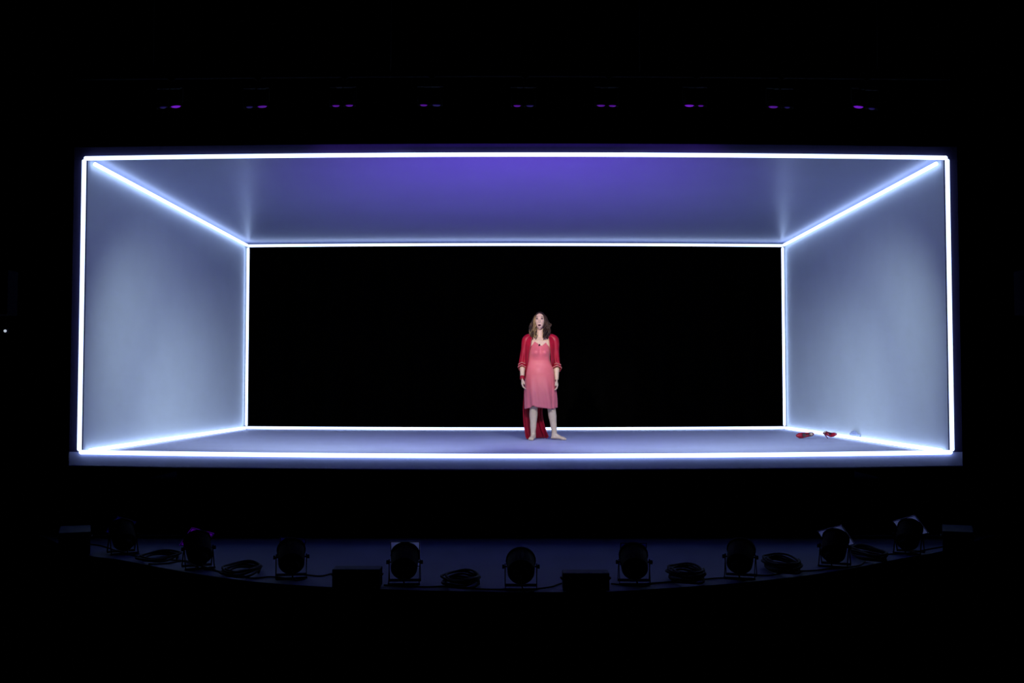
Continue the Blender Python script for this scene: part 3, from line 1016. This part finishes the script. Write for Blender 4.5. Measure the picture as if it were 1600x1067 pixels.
# red robe: open in front, one long panel trailing behind the picture-left leg
LV = [
    (1.415, [(-.078, -.020), (-.090, .020), (-.075, .065), (0, .092), (.075, .065), (.090, .020), (.078, -.020)], .0),
    (1.385, [(-.100, -.052), (-.150, .000), (-.130, .080), (0, .118), (.130, .080), (.150, .000), (.104, -.052)], .0),
    (1.345, [(-.112, -.078), (-.196, -.010), (-.160, .095), (0, .132), (.160, .095), (.196, -.010), (.116, -.078)], .0),
    (1.26, [(-.126, -.092), (-.200, -.020), (-.168, .105), (0, .142), (.168, .105), (.196, -.020), (.128, -.092)], .004),
    (1.15, [(-.150, -.098), (-.196, -.020), (-.168, .110), (0, .150), (.168, .110), (.192, -.020), (.142, -.098)], .006),
    (1.03, [(-.164, -.085), (-.194, -.010), (-.172, .115), (0, .155), (.168, .115), (.190, -.015), (.148, -.080)], .008),
    (0.90, [(-.186, -.050), (-.198, .020), (-.175, .130), (-.02, .165), (.140, .145), (.180, .07), (.178, .02)], .009),
    (0.75, [(-.200, -.010), (-.206, .050), (-.180, .145), (-.04, .178), (.090, .172), (.150, .15), (.175, .12)], .010),
    (0.58, [(-.216, .020), (-.214, .080), (-.180, .160), (-.06, .195), (.040, .190), (.100, .18), (.130, .17)], .011),
    (0.415, [(-.226, .040), (-.214, .100), (-.170, .180), (-.08, .21), (-.01, .205), (.025, .20), (.042, .19)], .012),
    (0.25, [(-.220, .050), (-.205, .115), (-.150, .195), (-.07, .24), (.0, .235), (.040, .22), (.052, .20)], .013),
    (0.12, [(-.205, .045), (-.188, .120), (-.130, .215), (-.05, .27), (.03, .265), (.075, .24), (.085, .21)], .013),
    (0.04, [(-.192, .030), (-.170, .115), (-.110, .23), (-.03, .31), (.06, .31), (.105, .27), (.118, .22)], .010),
    (0.012, [(-.178, .020), (-.150, .11), (-.09, .23), (-.02, .34), (.05, .345), (.085, .30), (.095, .23)], .006),
]
rows = []
for z, cps, fa in LV:
    row = crom([(a, b, 0) for a, b in cps], 10)
    rows.append([(p.x, p.y, z, fa) for p in row])
cols = list(zip(*rows))
fine = []
for ci, col in enumerate(cols):
    path = crom([(a, b, z) for a, b, z, fa in col], 5)
    out = []
    for k, p in enumerate(path):
        fa = col[min(len(col) - 1, int(k / 5))][3]
        u_ = ci / (len(cols) - 1)
        f = fa * (math.sin(u_ * 34 + p.z * 2.0) + .5 * math.sin(u_ * 61 + 1 + p.z * 3))
        z = p.z
        if z > 1.30:
            # shoulders fall away from the neck
            z -= 0.0
        out.append(Vector((p.x + f * .25 * (1 if p.x > 0 else -1), p.y + f, z)))
    fine.append(out)
bm = bmesh.new()
skin_rings(bm, fine, False, False)
robe = obj('robe', bm, 'robe', person)
so = robe.modifiers.new('cloth', 'SOLIDIFY')
so.thickness = .004
def sleeve(sh, el, hemc, rads, s):
    bm = bmesh.new()
    P = crom([(sh[0] - s * .075, sh[1] + .008, sh[2] + .042), sh, tuple((sh[i] + el[i]) / 2 for i in range(3)), el, hemc], 8)
    n = len(rads) - 1
    rings = []
    for i, p in enumerate(P):
        t = i / (len(P) - 1) * n
        k = min(int(t), n - 1)
        r_ = rads[k] + (rads[k + 1] - rads[k]) * (t - k)
        d = (P[min(i + 1, len(P) - 1)] - P[max(0, i - 1)]).normalized()
        u = (Vector((1, 0, 0)) - d * d.x).normalized()
        v = d.cross(u)
        q = .006 * smooth01((t - 1) / 2)
        rings.append([p + (u * math.cos(a) + v * math.sin(a) * 1.15) * (r_ + q * math.sin(a * 5 + i * .2)) for a in (2 * PI * k2 / 32 for k2 in range(32))])
    skin_rings(bm, rings, True, False)
    o = obj('sleeve', bm, 'robe', robe)
    so = o.modifiers.new('cloth', 'SOLIDIFY')
    so.thickness = .003
    for j in (-2, -6):
        bm = bmesh.new()
        c0 = sum((Vector(q_) for q_ in rings[j]), Vector()) / 32
        ring = [c0 + (Vector(q_) - c0) * 1.03 for q_ in rings[j]]
        tube(bm, ring + ring[:1], .0065, 6, False)
        ot = obj('sleeve_trim', bm, 'trim', o)
        ot.parent = robe
    return o
sleeve(LSH, LEL, (X(815.6), -.012, Z(575)), [.046, .055, .047, .043, .048], -1)
sleeve(RSH, REL, (X(870.2), -.010, Z(576.5)), [.046, .055, .047, .046, .058], 1)
# red band on the picture-left wrist
bm = bmesh.new()
dw = (Vector(LWR) - Vector(LEL)).normalized()
wc = Vector(LWR) - dw * .012
lathe(bm, [(-.022, .0290), (-.020, .0315), (.020, .0315), (.022, .0290)], 18, 'Z', Matrix.Translation(wc) @ dw.to_track_quat('Z', 'Y').to_matrix().to_4x4())
wb = obj('wrist_band', bm, 'robe', person)

# ------------------------------------------------------------------ red shoes and the scrap by the wall
def shoe(loc, rot, label):
    r = empty('high_heel_shoe', loc, rot)
    tag(r, label, 'shoe', 'red shoes by the wall')
    # toe towards -x, heel at +x; stations: x, sole z, half width, upper height
    st = [(-.130, .006, .006, .012), (-.115, .004, .022, .026), (-.085, .003, .036, .034), (-.05, .004, .040, .036), (-.01, .014, .034, .030), (.03, .034, .029, .034),
          (.06, .050, .028, .048), (.085, .056, .024, .052), (.098, .058, .010, .052)]
    bm = bmesh.new()
    rings = []
    for x, z, wd, h in st:
        rings.append([(x, wd * math.cos(a) * (1 - .18 * max(0, math.sin(a))), z + (h * max(0, math.sin(a)) ** .8 if math.sin(a) > 0 else .004 * math.sin(a))) for a in
                      [PI * (-.5 + 1.0 * q / 4) for q in range(0, 1)] + [(-PI / 2) + 2 * PI * q / 20 for q in range(1, 20)]])
    R = skin_rings(bm, rings)
    # open the throat of the shoe
    kill = [f for f in bm.faces if f.calc_center_median().x > -.062 and f.calc_center_median().z > 0 and f.normal.z > -2 and
            abs(f.calc_center_median().y) < .027 and f.calc_center_median().z - (.02 if f.calc_center_median().x < 0 else .055) > 0]
    bmesh.ops.delete(bm, geom=kill, context='FACES')
    up = obj('upper', bm, 'shoe', r)
    so = up.modifiers.new('leather', 'SOLIDIFY')
    so.thickness = .003
    bm = bmesh.new()
    rings = []
    for x, z, wd, h in st[1:-1]:
        rings.append([(x, -wd * .86, z + .006), (x, wd * .86, z + .006), (x, wd * .86, z + .010), (x, -wd * .86, z + .010)])
    skin_rings(bm, rings)
    ins = obj('lining', bm, 'lining', r, False)
    bm = bmesh.new()
    lathe(bm, [(0, .017), (.004, .017), (.005, .013)], 14, 'Z', Matrix.Translation((.062, 0, .062)))
    obj('heel_pad', bm, 'insole', ins, False)
    bm = bmesh.new()
    tube(bm, crom([(.080, 0, .060), (.086, 0, .035), (.092, 0, .010), (.096, 0, -.034)], 4), [.020] * 3 + [.014] * 3 + [.009] * 4 + [.006] * 2 + [.006], 10)
    obj('heel', bm, 'shoe', r)
    return r
def settle(r):
    bpy.context.view_layer.update()
    low = min((o.matrix_world @ v.co).z for o in r.children_recursive if o.type == 'MESH' for v in o.data.vertices)
    r.location.z += z_low(r.location.x, r.location.y) - GF - low + .003
def on_deck(u, v):
    p = at(u, v, z=ZB - GF)
    return Vector((p.x, p.y, z_low(p.x, p.y) - GF))
p1 = on_deck(1258, 684.5)
settle(shoe(p1 + Vector((0, 0, .042)), (D(78), D(-4), D(8)), 'red high-heeled shoe lying on its side, dark lining and beige pad showing'))
p2 = on_deck(1298, 685.5)
settle(shoe(p2 + Vector((0, 0, .040)), (D(-40), D(6), D(112)), 'red high-heeled shoe tipped end-on, the one nearer the front of the box'))
bm = bmesh.new()
bmesh.ops.create_icosphere(bm, subdivisions=3, radius=.06)
for v in bm.verts:
    n_ = v.co.normalized()
    v.co *= 1 + .25 * math.sin(n_.x * 5 + 1) * math.cos(n_.y * 6) + .12 * math.sin(n_.z * 9)
    v.co.x *= .22
    v.co.y *= 3.0
    v.co.z = max(-.05, v.co.z * .8)
p3 = at(1329, 682, Y=13.3)
sc = obj('cloth_scrap', bm, 'scrap')
sc.location = (HW + GAP - .014, 14.0, ZB + .03)
tag(sc, 'tiny pale blue crumpled scrap lying against the foot of the wall', 'scrap')
